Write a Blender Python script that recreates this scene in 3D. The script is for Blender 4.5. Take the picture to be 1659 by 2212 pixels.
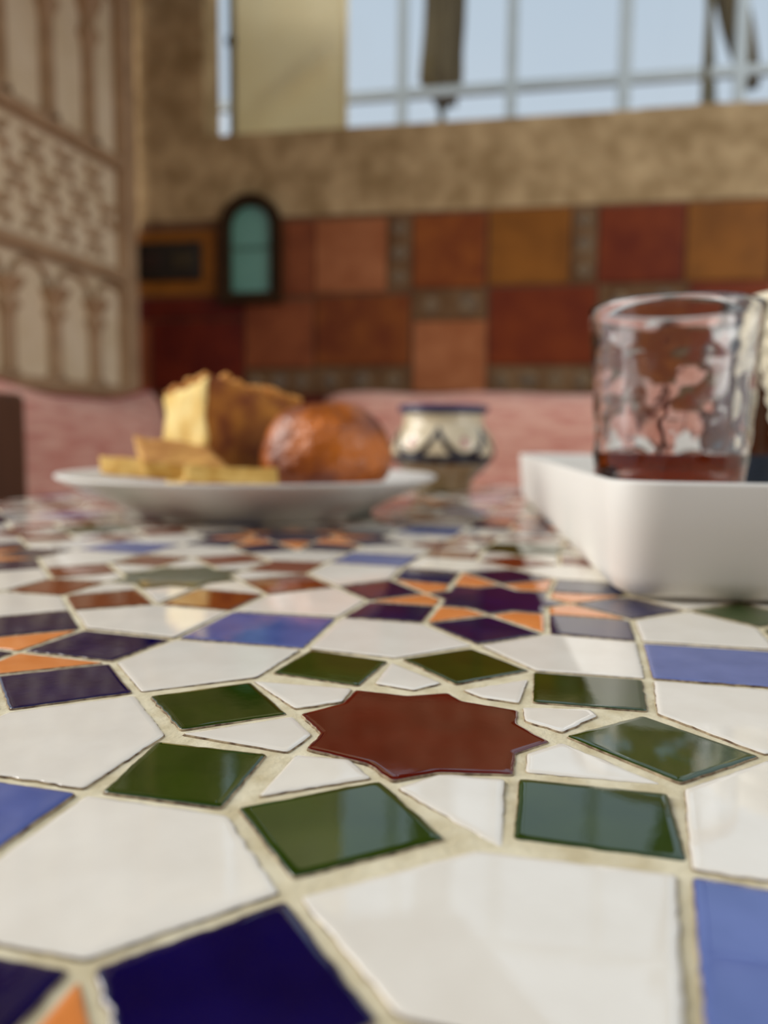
import bpy, bmesh, math, random
import numpy as np
from mathutils import Vector, Matrix, noise
random.seed(7)
scene = bpy.context.scene
for o in list(bpy.data.objects):
    bpy.data.objects.remove(o, do_unlink=True)
COL = scene.collection

# ------------------------------------------------------------------ camera
D = 0.115                                   # spacing of the mosaic rosettes in metres
CAM = np.array([0.2508 * D, -1.1678 * D, 0.4485 * D])
YAW, PITCH, ROLL, FPX = -0.264, 0.0973, 0.0116, 1684.66
_d = np.array([math.sin(YAW) * math.cos(PITCH), math.cos(YAW) * math.cos(PITCH), -math.sin(PITCH)])
_r = np.array([math.cos(YAW), -math.sin(YAW), 0.0])
_u = np.cross(_r, _d)
RR = _r * math.cos(ROLL) + _u * math.sin(ROLL)
UU = -_r * math.sin(ROLL) + _u * math.cos(ROLL)
cam_data = bpy.data.cameras.new('camera')
cam = bpy.data.objects.new('camera', cam_data)
COL.objects.link(cam)
cam.matrix_world = Matrix(((RR[0], UU[0], -_d[0], CAM[0]), (RR[1], UU[1], -_d[1], CAM[1]),
                           (RR[2], UU[2], -_d[2], CAM[2]), (0, 0, 0, 1)))
cam_data.sensor_fit = 'VERTICAL'
cam_data.sensor_height = 36.0
cam_data.sensor_width = 27.0
cam_data.lens = FPX / 2212 * 36.0
cam_data.clip_start = 0.004
cam_data.clip_end = 200
cam_data.dof.use_dof = True
cam_data.dof.focus_distance = 0.138
cam_data.dof.aperture_fstop = 10.5
scene.camera = cam

def ray(px, py): return _d + RR * (px - 829.5) / FPX - UU * (py - 1106) / FPX
def onz(px, py, z=0.0):
    v = ray(px, py); return CAM + v * ((z - CAM[2]) / v[2])
def ony(px, py, y):
    v = ray(px, py); return CAM + v * ((y - CAM[1]) / v[1])
def onx(px, py, x):
    v = ray(px, py); return CAM + v * ((x - CAM[0]) / v[0])
def atd(px, py, t): return CAM + ray(px, py) * t
def project(p):
    v = np.array(p) - CAM; z = v @ _d
    return 829.5 + FPX * (v @ RR) / z, 1106 - FPX * (v @ UU) / z, z

# ------------------------------------------------------------------ world, light, exposure
scene.view_settings.view_transform = 'Standard'
scene.view_settings.look = 'None'
scene.view_settings.gamma = 1.0
scene.view_settings.use_curve_mapping = False
scene.view_settings.exposure = 0.30
w = bpy.data.worlds.new('world'); scene.world = w; w.use_nodes = True
wn = w.node_tree.nodes; wl = w.node_tree.links; wn.clear()
wo = wn.new('ShaderNodeOutputWorld'); wb = wn.new('ShaderNodeBackground')
wt = wn.new('ShaderNodeTexCoord'); ws = wn.new('ShaderNodeSeparateXYZ'); wr = wn.new('ShaderNodeValToRGB')
wl.new(wt.outputs['Generated'], ws.inputs[0]); wl.new(ws.outputs['Z'], wr.inputs[0])
wr.color_ramp.elements[0].position = 0.0; wr.color_ramp.elements[0].color = (0.53, 0.57, 0.62, 1)
wr.color_ramp.elements[1].position = 0.6; wr.color_ramp.elements[1].color = (0.32, 0.425, 0.54, 1)
wc = wn.new('ShaderNodeTexNoise'); wc.inputs['Scale'].default_value = 3.0; wc.inputs['Detail'].default_value = 4
wm = wn.new('ShaderNodeMix'); wm.data_type = 'RGBA'; wm.inputs['B'].default_value = (0.60, 0.62, 0.65, 1)
wq = wn.new('ShaderNodeMath'); wq.operation = 'MULTIPLY'; wq.inputs[1].default_value = 0.45
wl.new(wt.outputs['Generated'], wc.inputs['Vector']); wl.new(wc.outputs['Fac'], wq.inputs[0])
wl.new(wq.outputs[0], wm.inputs['Factor']); wl.new(wr.outputs[0], wm.inputs['A'])
wl.new(wm.outputs['Result'], wb.inputs[0]); wb.inputs[1].default_value = 1.0
wl.new(wb.outputs[0], wo.inputs[0])

def area(name, loc, target, sx, sy, power, col):
    l = bpy.data.lights.new(name, 'AREA'); l.shape = 'RECTANGLE'; l.size = sx; l.size_y = sy
    l.energy = power; l.color = col
    o = bpy.data.objects.new(name, l); COL.objects.link(o); o.location = loc
    o.rotation_euler = (Vector(target) - Vector(loc)).to_track_quat('-Z', 'Y').to_euler()
    return o
area('daylight_side_opening', (-2.3, 0.0, 1.30), (-0.1, 0.35, 0.0), 1.8, 1.8, 66, (1.0, 0.955, 0.89))
area('right_fill', (2.7, -0.7, 1.3), (-0.9, 1.3, 0.4), 2.2, 1.8, 38, (1.0, 0.96, 0.90))  # unseen fill light added to brighten the carved screen and back wall

# ------------------------------------------------------------------ materials
def lin(c):
    out = []
    for v in c[:3]:
        v /= 255.0
        out.append(v / 12.92 if v <= 0.04045 else ((v + 0.055) / 1.055) ** 2.4)
    return (*out, 1)
MATS = {}
def mat(name, c1, c2=None, rough=0.5, scale=20, bump=0.0, bscale=80, bdist=0.001, detail=4, spec=0.5, coat=0.0,
        metal=0.0, trans=0.0, ior=1.5, stretch=None, rand=0.0, sheen=0.0, ramp=(0.35, 0.65)):
    if name in MATS: return MATS[name]
    m = bpy.data.materials.new(name); m.use_nodes = True
    n = m.node_tree.nodes; l = m.node_tree.links
    b = n['Principled BSDF']
    b.inputs['Roughness'].default_value = rough; b.inputs['Specular IOR Level'].default_value = spec
    b.inputs['Metallic'].default_value = metal; b.inputs['Coat Weight'].default_value = coat
    b.inputs['Coat Roughness'].default_value = 0.04
    b.inputs['Transmission Weight'].default_value = trans; b.inputs['IOR'].default_value = ior
    b.inputs['Sheen Weight'].default_value = sheen
    tc = n.new('ShaderNodeTexCoord'); src = tc.outputs['Object']
    if stretch:
        mp = n.new('ShaderNodeMapping'); mp.inputs['Scale'].default_value = stretch
        l.new(src, mp.inputs[0]); src = mp.outputs[0]
    col = None
    if c2:
        t = n.new('ShaderNodeTexNoise'); t.inputs['Scale'].default_value = scale; t.inputs['Detail'].default_value = detail
        l.new(src, t.inputs['Vector'])
        r = n.new('ShaderNodeValToRGB'); r.color_ramp.elements[0].position = ramp[0]; r.color_ramp.elements[1].position = ramp[1]
        r.color_ramp.elements[0].color = lin(c1); r.color_ramp.elements[1].color = lin(c2)
        l.new(t.outputs['Fac'], r.inputs[0]); col = r.outputs[0]
    if rand:
        oi = n.new('ShaderNodeObjectInfo'); hv = n.new('ShaderNodeHueSaturation')
        mr = n.new('ShaderNodeMapRange'); mr.inputs[3].default_value = 1 - rand; mr.inputs[4].default_value = 1 + rand
        l.new(oi.outputs['Random'], mr.inputs[0]); l.new(mr.outputs[0], hv.inputs['Value'])
        if col: l.new(col, hv.inputs['Color'])
        else: hv.inputs['Color'].default_value = lin(c1)
        col = hv.outputs[0]
    if col: l.new(col, b.inputs['Base Color'])
    else: b.inputs['Base Color'].default_value = lin(c1)
    if bump:
        t2 = n.new('ShaderNodeTexNoise'); t2.inputs['Scale'].default_value = bscale; t2.inputs['Detail'].default_value = 3
        l.new(src, t2.inputs['Vector'])
        bp = n.new('ShaderNodeBump'); bp.inputs['Strength'].default_value = bump; bp.inputs['Distance'].default_value = bdist
        l.new(t2.outputs['Fac'], bp.inputs['Height']); l.new(bp.outputs[0], b.inputs['Normal'])
    MATS[name] = m
    return m

def glaze(name, c1, c2, rand=0.05):
    return mat(name, c1, c2, rough=0.04, scale=90, bump=0.05, bscale=110, bdist=0.0004, spec=0.5, ior=1.8, rand=rand)
G_WHITE = glaze('glaze_white', (232, 225, 212), (238, 232, 220), 0.03)
G_RED = glaze('glaze_oxblood', (82, 9, 1), (92, 13, 2))
G_GREEN = glaze('glaze_green', (32, 54, 5), (44, 64, 9), 0.12)
G_NAVY = glaze('glaze_navy', (4, 1, 52), (6, 3, 66), 0.1)
G_BLUE = glaze('glaze_periwinkle', (78, 95, 156), (92, 108, 170), 0.08)
G_ORANGE = glaze('glaze_orange', (226, 134, 66), (236, 148, 80), 0.06)
G_BROWN = glaze('glaze_brown', (112, 46, 16), (126, 56, 22), 0.12)
BISCUIT = mat('tile_biscuit', (88, 66, 48), (176, 158, 128), rough=0.9, scale=500)
GROUT = mat('grout', (196, 182, 146), (222, 212, 182), rough=0.9, scale=160, bump=0.6, bscale=900, bdist=0.0004, detail=8)

# ------------------------------------------------------------------ mesh helpers
def link(o, parent=None):
    COL.objects.link(o)
    if parent: o.parent = parent
    return o
def from_bm(name, bm, mats, parent=None, smooth=False, loc=None):
    me = bpy.data.meshes.new(name); bm.normal_update(); bm.to_mesh(me); bm.free()
    if not isinstance(mats, (list, tuple)): mats = [mats]
    for m in mats: me.materials.append(m)
    if smooth: me.polygons.foreach_set('use_smooth', [True] * len(me.polygons))
    o = link(bpy.data.objects.new(name, me), parent)
    if loc is not None: o.location = loc
    return o
def empty(name, loc=(0, 0, 0), rz=0.0):
    o = link(bpy.data.objects.new(name, None)); o.location = loc; o.rotation_euler = (0, 0, rz)
    o.empty_display_size = 0.02
    return o
def tag(o, label=None, cat=None, group=None, kind=None):
    if label: o['label'] = label
    if cat: o['category'] = cat
    if group: o['group'] = group
    if kind: o['kind'] = kind
    return o
def box(bm, x0, x1, y0, y1, z0, z1, M=None, bev=0.0, mi=0):
    vs = [Vector((x, y, z)) for z in (z0, z1) for (x, y) in ((x0, y0), (x1, y0), (x1, y1), (x0, y1))]
    if M is not None: vs = [M @ v for v in vs]
    v = [bm.verts.new(p) for p in vs]
    fs = [bm.faces.new([v[i] for i in f]) for f in ((3, 2, 1, 0), (4, 5, 6, 7), (0, 1, 5, 4), (1, 2, 6, 5), (2, 3, 7, 6), (3, 0, 4, 7))]
    for f in fs: f.material_index = mi
    if bev:
        es = list({e for f in fs for e in f.edges})
        r = bmesh.ops.bevel(bm, geom=es, offset=bev, segments=2, affect='EDGES', profile=0.5)
        for f in r['faces']: f.material_index = mi
    return fs
def lathe(bm, prof, n=48, c=(0, 0, 0), close=False, mis=None, squash=None):
    rings = []
    for (r, z) in prof:
        if r < 1e-6: rings.append([bm.verts.new((c[0], c[1], c[2] + z))])
        else:
            rings.append([bm.verts.new((c[0] + r * math.cos(2 * math.pi * k / n), c[1] + r * math.sin(2 * math.pi * k / n), c[2] + z)) for k in range(n)])
    m = len(rings)
    for i in range(m if close else m - 1):
        a, b = rings[i], rings[(i + 1) % m]
        for k in range(n):
            k2 = (k + 1) % n
            if len(a) == 1 and len(b) == 1: continue
            if len(a) == 1: f = bm.faces.new((a[0], b[k2], b[k]))
            elif len(b) == 1: f = bm.faces.new((a[k], a[k2], b[0]))
            else: f = bm.faces.new((a[k], a[k2], b[k2], b[k]))
            if mis: f.material_index = mis[i]
    return rings
def tube(bm, pts, rad, n=8, cap=True):
    rings = []; N = len(pts)
    for i, p in enumerate(pts):
        p = Vector(p); t = (Vector(pts[min(i + 1, N - 1)]) - Vector(pts[max(i - 1, 0)])).normalized()
        a = t.orthogonal().normalized()
        if abs(t.z) < 0.95: a = t.cross(Vector((0, 0, 1))).normalized()
        b = t.cross(a); r = rad[i] if isinstance(rad, (list, tuple)) else rad
        rings.append([bm.verts.new(p + a * r * math.cos(2 * math.pi * k / n) + b * r * math.sin(2 * math.pi * k / n)) for k in range(n)])
    for i in range(N - 1):
        for k in range(n): bm.faces.new((rings[i][k], rings[i][(k + 1) % n], rings[i + 1][(k + 1) % n], rings[i + 1][k]))
    if cap: bm.faces.new(rings[0][::-1]); bm.faces.new(rings[-1])
def fix(bm): bmesh.ops.recalc_face_normals(bm, faces=bm.faces[:])

# ================================================================== SETTING
STUCCO = mat('stucco', (150, 124, 84), (192, 166, 124), rough=0.9, scale=16, bump=0.7, bscale=40, bdist=0.01, detail=8)
FLOORM = mat('terracotta_floor', (120, 74, 50), (150, 100, 70), rough=0.6, scale=6)
FZ = -0.75
bm = bmesh.new(); box(bm, -6, 6, -4, 9, FZ - 0.1, FZ)
tag(from_bm('floor', bm, FLOORM), 'terracotta coloured terrace floor under the table', kind='structure')

# back wall frame: origin at the corner, s runs to the right along the wall, n out towards the room
TH = math.atan(0.08)
W0 = Vector((-1.1, 1.66, 0)); WS = Vector((math.cos(TH), math.sin(TH), 0)); WN = Vector((math.sin(TH), -math.cos(TH), 0))
WM = Matrix(((WS.x, -WN.x, 0, W0.x), (WS.y, -WN.y, 0, W0.y), (0, 0, 1, 0), (0, 0, 0, 1)))   # local x=s, y=into wall, z=up
def onwall(px, py, off=0.0):
    v = Vector(ray(px, py)); c = Vector(CAM); p0 = W0 - WN * off
    t = (p0 - c).dot(WN) / v.dot(WN); p = c + v * t
    return (p - p0).dot(WS), p.z
SILL = onwall(960, 262)[1]
JAMB = onwall(440, 140)[0]
TTOP = onwall(1050, 455)[1]
wall_back = empty('wall_back')
tag(wall_back, 'tan stucco parapet wall with a band of ochre and rust tiles', kind='structure')
bm = bmesh.new(); box(bm, -0.35, 3.6, 0, 0.10, FZ, SILL, WM)
# uneven worn crest along the top of the parapet
crest = [(-0.2, 0.0)]
random.seed(3)
n = 60; x0, x1 = JAMB, 3.6
pts = [(x0 + (x1 - x0) * i / n, SILL - 0.004 + 0.010 * max(0, noise.noise(Vector((i * 0.37, 2.1, 0)))) + (0.006 if i > 17 else 0)) for i in range(n + 1)]
for i in range(n):
    box(bm, pts[i][0], pts[i + 1][0], 0.002, 0.098, SILL - 0.02, pts[i][1], WM)
from_bm('parapet', bm, STUCCO, wall_back)
bm = bmesh.new(); box(bm, -0.35, JAMB, 0.0, 0.10, SILL, 2.0, WM)
from_bm('pier', bm, STUCCO, wall_back)

# ---- tile band on the back wall, sizes read off the wall plane
def tmat(name, a, b): return mat(name, a, b, rough=0.5, scale=14, bump=0.15, bscale=30, bdist=0.002, rand=0.06, spec=0.25)
T = {'rust': tmat('wall_tile_rust', (112, 50, 14), (138, 74, 24)), 'ochre': tmat('wall_tile_ochre', (124, 74, 18), (146, 90, 26)),
     'tan': tmat('wall_tile_tan', (150, 88, 50), (170, 108, 68)), 'brown': tmat('wall_tile_brown', (116, 56, 26), (140, 76, 40)),
     'maroon': tmat('wall_tile_maroon', (82, 14, 6), (104, 30, 8)), 'strip': tmat('wall_tile_strip', (96, 66, 36), (120, 92, 62)),
     'red': tmat('wall_tile_red', (104, 36, 8), (124, 52, 14))}
MED = mat('medallion_glaze', (84, 74, 66), (140, 116, 82), rough=0.35, scale=60)
TJ = mat('wall_tile_joint', (92, 62, 40), (112, 80, 54), rough=0.9, scale=30)
tiles = [  # x0,x1,y0,y1 in photo pixels at the middle of each tile, colour
    (290, 470, 500, 640, 'ochre'), (474, 618, 480, 645, 'brown'), (620, 680, 478, 640, 'brown'), (683, 836, 474, 632, 'tan'), (840, 888, 470, 625, 'strip'),
    (893, 1050, 464, 622, 'rust'), (1056, 1232, 452, 614, 'ochre'), (1236, 1288, 450, 612, 'strip'), (1293, 1477, 445, 610, 'red'), (1482, 1662, 436, 606, 'ochre'),
    (290, 326, 692, 845, 'brown'), (290, 528, 645, 690, 'maroon'), (330, 528, 693, 845, 'maroon'), (532, 678, 650, 795, 'brown'), (683, 886, 640, 790, 'rust'),
    (893, 1050, 628, 690, 'strip'), (893, 1050, 694, 848, 'tan'), (1056, 1288, 620, 788, 'red'), (1293, 1482, 616, 682, 'strip'), (1293, 1482, 686, 845, 'rust'), (1487, 1662, 610, 790, 'red'),
    (532, 678, 800, 850, 'strip'), (683, 886, 795, 850, 'strip'), (1056, 1288, 793, 850, 'strip'), (1487, 1662, 795, 850, 'strip')]
def wtile(s0, s1, z0, z1, key):
    bm = bmesh.new(); box(bm, s0, s1, -0.008, 0.001, z0, z1, WM, bev=0.0025)
    o = from_bm('wall_tile', bm, T[key], wall_back)
    if key == 'strip':
        hor = (s1 - s0) > (z1 - z0); L = max(s1 - s0, z1 - z0); S = min(s1 - s0, z1 - z0)
        k = max(2, int(L / S)); rm = S * 0.36
        for q in range(k):
            t = (q + 0.5) / k
            cs, cz = (s0 + L * t, (z0 + z1) / 2) if hor else ((s0 + s1) / 2, z0 + L * t)
            bm = bmesh.new(); nn = 8 if q % 2 else 4
            ring = [(cs + rm * math.cos(2 * math.pi * j / nn), cz + rm * math.sin(2 * math.pi * j / nn)) for j in range(nn)]
            a = [bm.verts.new(WM @ Vector((x, -0.0075, z))) for x, z in ring]
            b = [bm.verts.new(WM @ Vector((cs + (x - cs) * 0.85, -0.0105, cz + (z - cz) * 0.85))) for x, z in ring]
            bm.faces.new(b)
            for j in range(nn): bm.faces.new((a[j], a[(j + 1) % nn], b[(j + 1) % nn], b[j]))
            fix(bm); from_bm('medallion', bm, MED, o)
for (a, b, c, e, k) in tiles:
    s0, _ = onwall(a, (c + e) / 2); s1, _ = onwall(b, (c + e) / 2)
    _, z1 = onwall((a + b) / 2, c); _, z0 = onwall((a + b) / 2, e)
    wtile(s0, s1, z0, z1, k)
ZB = onwall(1050, 850)[1]
# the band goes on to the right and down behind the cushions
s = onwall(1668, 500)[0]; i = 0
Z1 = onwall(1560, 606)[1]
while s < 3.3:
    ww = (0.195, 0.06, 0.19)[i % 3]
    wtile(s, s + ww - 0.005, Z1, TTOP - 0.002, ('rust', 'strip', 'ochre')[i % 3])
    wtile(s, s + ww - 0.005, ZB, Z1 - 0.005, ('tan', 'strip', 'red')[i % 3]); s += ww; i += 1
s = onwall(290, 700)[0]; i = 0
while s < 3.3:
    wtile(s, s + 0.185, ZB - 0.20, ZB - 0.005, ('brown', 'rust', 'maroon', 'ochre')[(i * 3) % 4]); s += 0.19; i += 1
bm = bmesh.new(); box(bm, 0.0, 3.4, -0.003, 0.002, ZB - 0.2, TTOP + 0.004, WM)
from_bm('tile_bed', bm, TJ, wall_back)

# ---- carved side panel along the left
XL = -1.1
CREAM = mat('carved_cream_paint', (226, 206, 170), (236, 218, 186), rough=0.6, scale=14)
CREAMD = mat('carved_tan_paint', (168, 136, 102), (186, 154, 118), rough=0.6, scale=20)
wall_left = empty('wall_left'); tag(wall_left, 'cream carved wood screen with columns and a scroll frieze', kind='structure')
Y0, Y1 = 0.86, onx(262, 600, XL)[1]
YE = onx(291, 600, XL)[1]
ZR1 = onx(120, 275, XL)[2]; ZR2 = onx(120, 548, XL)[2]; ZBOT = onx(150, 815, XL)[2]
ZT = ZR1 + (ZR1 - ZR2) * 2.2
def lbox(name, y0, y1, z0, z1, x0, x1, m, bev=0.003):
    bm = bmesh.new(); box(bm, x0, x1, y0, y1, z0, z1, bev=bev); return from_bm(name, bm, m, wall_left)
lbox('panel_board', Y0, YE, FZ, ZT, XL - 0.03, XL - 0.012, CREAM, 0)
lbox('stile', Y1, YE, FZ, ZT, XL - 0.012, XL + 0.012, CREAMD)
lbox('stile', Y0, Y0 + 0.06, FZ, ZT, XL - 0.012, XL + 0.012, CREAMD)
for z in (ZR1, ZR2, ZBOT - 0.02, ZT - 0.03):
    lbox('rail', Y0 + 0.06, Y1, z - 0.014, z + 0.014, XL - 0.012, XL + 0.010, CREAMD, 0.005)
yc = onx(122, 700, XL)[1]; dy = onx(208, 700, XL)[1] - yc
def column(y, z0, z1):
    bm = bmesh.new(); h = z1 - z0
    prof = [(0.024, 0), (0.024, .03), (.017, .05), (.016, .60), (.018, .66), (.030, .72), (.020, .78), (.018, .82), (.024, .88), (.034, .94), (.036, 1)]
    lathe(bm, [(r, t * h) for r, t in prof], 12, (XL - 0.006, y, z0)); fix(bm)
    from_bm('column', bm, CREAMD, wall_left, smooth=True)
def arch(y, z, r):
    bm = bmesh.new()
    tube(bm, [(XL - 0.006, y + r * math.cos(a), z + r * 0.9 * math.sin(a)) for a in [math.pi * k / 10 for k in range(11)]], 0.007, 6)
    fix(bm); from_bm('arch', bm, CREAMD, wall_left, smooth=True)
k = -6
while yc + k * dy < Y1 + 0.01:
    y = yc + k * dy; k += 1
    if y < Y0 + 0.09: continue
    if y < Y1 - 0.01:
        column(y, ZBOT - 0.005, ZR2 - 0.075); column(y, ZR1 + 0.015, ZR1 + 0.33)
    if y + dy / 2 < Y1:
        arch(y + dy / 2, ZR2 - 0.075, dy * 0.40); arch(y + dy / 2, ZR1 + 0.33, dy * 0.40)
# scroll frieze: petal lobes and knobs in relief, one by one
def lobe(y, z, ang, L, Wd):
    bm = bmesh.new(); bmesh.ops.create_uvsphere(bm, u_segments=8, v_segments=6, radius=1.0)
    M = Matrix.Translation((XL - 0.010, y, z)) @ Matrix.Rotation(ang, 4, 'X') @ Matrix.Diagonal((0.012, L, Wd, 1))
    bmesh.ops.transform(bm, matrix=M, verts=bm.verts); return from_bm('scroll_lobe', bm, CREAMD, wall_left, smooth=True)
zm = (ZR1 + ZR2) / 2; hh = (ZR1 - ZR2) / 2 - 0.02
y = Y0 + 0.12; q = 0
while y < Y1 - 0.03:
    for dz in (-0.62, 0.0, 0.62):
        oo = 0.0 if dz else 0.05
        if y + oo > Y1 - 0.03: continue
        cz = zm + dz * hh
        for a in range(4):
            an = math.pi / 4 + a * math.pi / 2
            lobe(y + oo + 0.024 * math.cos(an), cz + 0.024 * math.sin(an), an, 0.019, 0.008)
    y += 0.10; q += 1
# unseen wall added behind the camera to shade tray front and near tiles
PLASTER = mat('plaster', (128, 106, 80), (146, 124, 96), rough=0.9, scale=5, bump=0.3, bscale=40, bdist=0.004)
bm = bmesh.new(); box(bm, -1.2, 1.7, -0.72, -0.62, FZ, 1.15)
tag(from_bm('shade_wall', bm, PLASTER), 'unseen plain tan wall added behind the camera to shade the table', kind='structure')

# ---- unseen cloth added overhead for shade and darker tile reflections
AWN = mat('awning_cloth', (120, 104, 80), (136, 120, 94), rough=0.9, scale=8)
az = 1.09
bm = bmesh.new()
po = [(-1.2, 0.35), (0.743, 0.35), (-0.27, 1.68), (-1.05, 1.60)]
a = [bm.verts.new((x, y, az + .13 * max(0, -.27 - x))) for x, y in po]; b = [bm.verts.new((v.co.x, v.co.y, v.co.z + 0.006)) for v in a]
bm.faces.new(a[::-1]); bm.faces.new(b)
for j in range(len(a)): bm.faces.new((a[j], a[(j + 1) % len(a)], b[(j + 1) % len(a)], b[j]))
fix(bm)
tag(from_bm('added_awning', bm, AWN), 'unseen tan cloth added over the table to shade it and darken its reflections', 'added_awning')

# ================================================================== TABLE
TX0, TX1, TY0, TY1 = -0.398, 0.50, -0.24, 0.715
table = empty('mosaic_table', (0, 0, FZ))
tag(table, 'table with a geometric mosaic top of glazed star and diamond tiles', 'table')
def tpart(name, bm, m, smooth=False):
    o = from_bm(name, bm, m, table, smooth); o.location = (0, 0, -FZ); return o
IRON = mat('wrought_iron', (28, 24, 22), (44, 38, 34), rough=0.5, scale=30, metal=0.6)
bm = bmesh.new(); box(bm, TX0, TX1, TY0, TY1, -0.030, -0.00045)
tpart('grout_bed', bm, GROUT)
for (x0, x1, y0, y1) in ((TX0 - .004, TX0, TY0 - .004, TY1 + .004), (TX1, TX1 + .004, TY0 - .004, TY1 + .004), (TX0, TX1, TY0 - .004, TY0), (TX0, TX1, TY1, TY1 + .004)):
    bm = bmesh.new(); box(bm, x0, x1, y0, y1, -0.036, -0.0002); tpart('edge_band', bm, IRON)
for x in (TX0 + .07, TX1 - .07):
    for y in (TY0 + .07, TY1 - .07):
        bm = bmesh.new(); tube(bm, [(x, y, -0.03), (x, y, FZ)], 0.016, 12); fix(bm); tpart('leg', bm, IRON, True)

# warp of the hand-laid lattice towards the joints seen in the photograph
def pol(r, a): a = math.radians(a); return (r * math.cos(a), r * math.sin(a))
rV, r1, r0 = .3827, .2071, .1585; S, TT = .1464, .3536
ctrl = [((0, .5), (1032, 1392)), ((-.5, 0), (300, 1495)), ((.5, 0), (1652, 1634)), ((0, -.5), (612, 1928)),
        (pol(.5, 135), (663, 1400)), (pol(.5, 45), (1408, 1466)), (pol(.5, -45), (1475, 1878)), (pol(.5, 225), (182, 1708)),
        (pol(rV, 22.5), (1408, 1541)), (pol(rV, 67.5), (1148, 1450)), (pol(rV, 112.5), (855, 1424)), (pol(rV, 157.5), (560, 1464)), (pol(rV, 202.5), (368, 1587)),
        (pol(rV, 247.5), (508, 1753)), (pol(rV, 292.5), (1025, 1828)), (pol(rV, 337.5), (1474, 1698)),
        ((-1, 2), (630, 1155)), ((-1, 1), (380, 1243)), ((0, 1), (1062, 1293)), ((0, 2), (1125, 1184)),
        ((-.5 - S, .5 - S), (385, 1381)), ((-.5 - S, .5 + S), (500, 1320)), ((-.5 + S, .5 + S), (728, 1332)), ((-1.5 - S, 1.5 - S), (165, 1185)), ((TT, .5 + S), (1380, 1386)),
        ((-.5 + S, 1.5 - S), (870, 1223)), ((-.5 - S, 1.5 - S), (710, 1213)),
        ((S, -1 + TT), (842, 2198)), ((-S, -1 + TT), (190, 2085)), ((-1 + TT, S), (238, 1429)), ((-1 + S, TT), (177, 1356)),
        ((-S, 1 - TT), (918, 1346)), ((S, 1 - TT), (1183, 1368)), ((-.5, 1), (728, 1267)), ((-TT, 1 - S), (798, 1297)), ((TT, 1 - S), (1366, 1338))]
_P = np.array([c[0] for c in ctrl]) * D
_T = np.array([onz(*c[1])[:2] for c in ctrl]) - _P
SG = 0.22 * D
def _k(A, B): return np.exp(-((A[:, None, :] - B[None, :, :]) ** 2).sum(-1) / (2 * SG * SG))
_W = np.linalg.solve(_k(_P, _P) + 0.15 * np.eye(len(_P)), _T)
def warp(p):
    p = np.array([[p[0] * D, p[1] * D]]); return (p + _k(p, _P) @ _W)[0]

# near tiles read corner by corner (photo pixels cast onto the table plane)
NEAR = {
 ('s', 0, 0): [(1190,1600),(1118,1560),(1121,1531),(998,1511),(968,1493),(880,1500),(768,1488),(738,1518),(648,1542),(692,1583),(660,1617),(795,1650),(848,1687),(945,1668),(1110,1672),(1115,1625)],
 ('q', 0, 0, 0): [(1221,1588),(1388,1543),(1642,1632),(1470,1691)],
 ('q', 0, 0, 1): [(1152,1450),(1388,1467),(1400,1535),(1150,1515)],
 ('q', 0, 0, 2): [(868,1422),(1018,1399),(1145,1447),(985,1477)],
 ('q', 0, 0, 3): [(588,1452),(670,1403),(838,1426),(775,1480)],
 ('q', 0, 0, 4): [(323,1503),(542,1471),(622,1540),(390,1576)],
 ('q', 0, 0, 5): [(340,1599),(578,1626),(478,1745),(218,1710)],
 ('q', 0, 0, 6): [(512,1742),(820,1685),(965,1810),(632,1895)],
 ('q', 0, 0, 7): [(1120,1683),(1443,1715),(1488,1856),(1107,1807)],
 ('k', 0, 0, 0): [(1128,1526),(1275,1530),(1293,1545),(1215,1581),(1133,1556)],
 ('k', 0, 0, 1): [(998,1489),(1142,1465),(1122,1518),(1040,1506)],
 ('k', 0, 0, 2): [(808,1475),(845,1430),(955,1474),(895,1490)],
 ('k', 0, 0, 3): [(545,1468),(762,1486),(740,1515),(638,1530)],
 ('k', 0, 0, 4): [(390,1584),(632,1545),(675,1585),(622,1624)],
 ('k', 0, 0, 5): [(555,1720),(638,1628),(755,1638),(805,1679)],
 ('k', 0, 0, 6): [(856,1700),(948,1672),(1092,1683),(1088,1830)],
 ('k', 0, 0, 7): [(1136,1628),(1213,1606),(1435,1690),(1134,1665)],
}
def ccw(P):
    a = sum(P[i][0] * P[(i + 1) % len(P)][1] - P[(i + 1) % len(P)][0] * P[i][1] for i in range(len(P)))
    return P if a > 0 else P[::-1]
def offset(P, o):
    """move every corner inwards by o"""
    out = []; n = len(P)
    for i in range(n):
        a, b, c = np.array(P[i - 1]), np.array(P[i]), np.array(P[(i + 1) % n])
        e1 = (b - a) / max(np.linalg.norm(b - a), 1e-9); e2 = (c - b) / max(np.linalg.norm(c - b), 1e-9)
        n1 = np.array([-e1[1], e1[0]]); n2 = np.array([-e2[1], e2[0]]); m = n1 + n2; m = m / max(np.linalg.norm(m), 1e-6)
        out.append(b + m * o / max(m @ n1, 0.45))
    return out
def round_corners(P, r):
    out = []; n = len(P)
    for i in range(n):
        a, b, c = np.array(P[i - 1]), np.array(P[i]), np.array(P[(i + 1) % n])
        la, lc = max(np.linalg.norm(a - b), 1e-9), max(np.linalg.norm(c - b), 1e-9)
        q = min(r, la * .3, lc * .3); p1 = b + (a - b) / la * q; p2 = b + (c - b) / lc * q
        out += [p1, (p1 + p2) / 4 + b / 2, p2]
    return out
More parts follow.
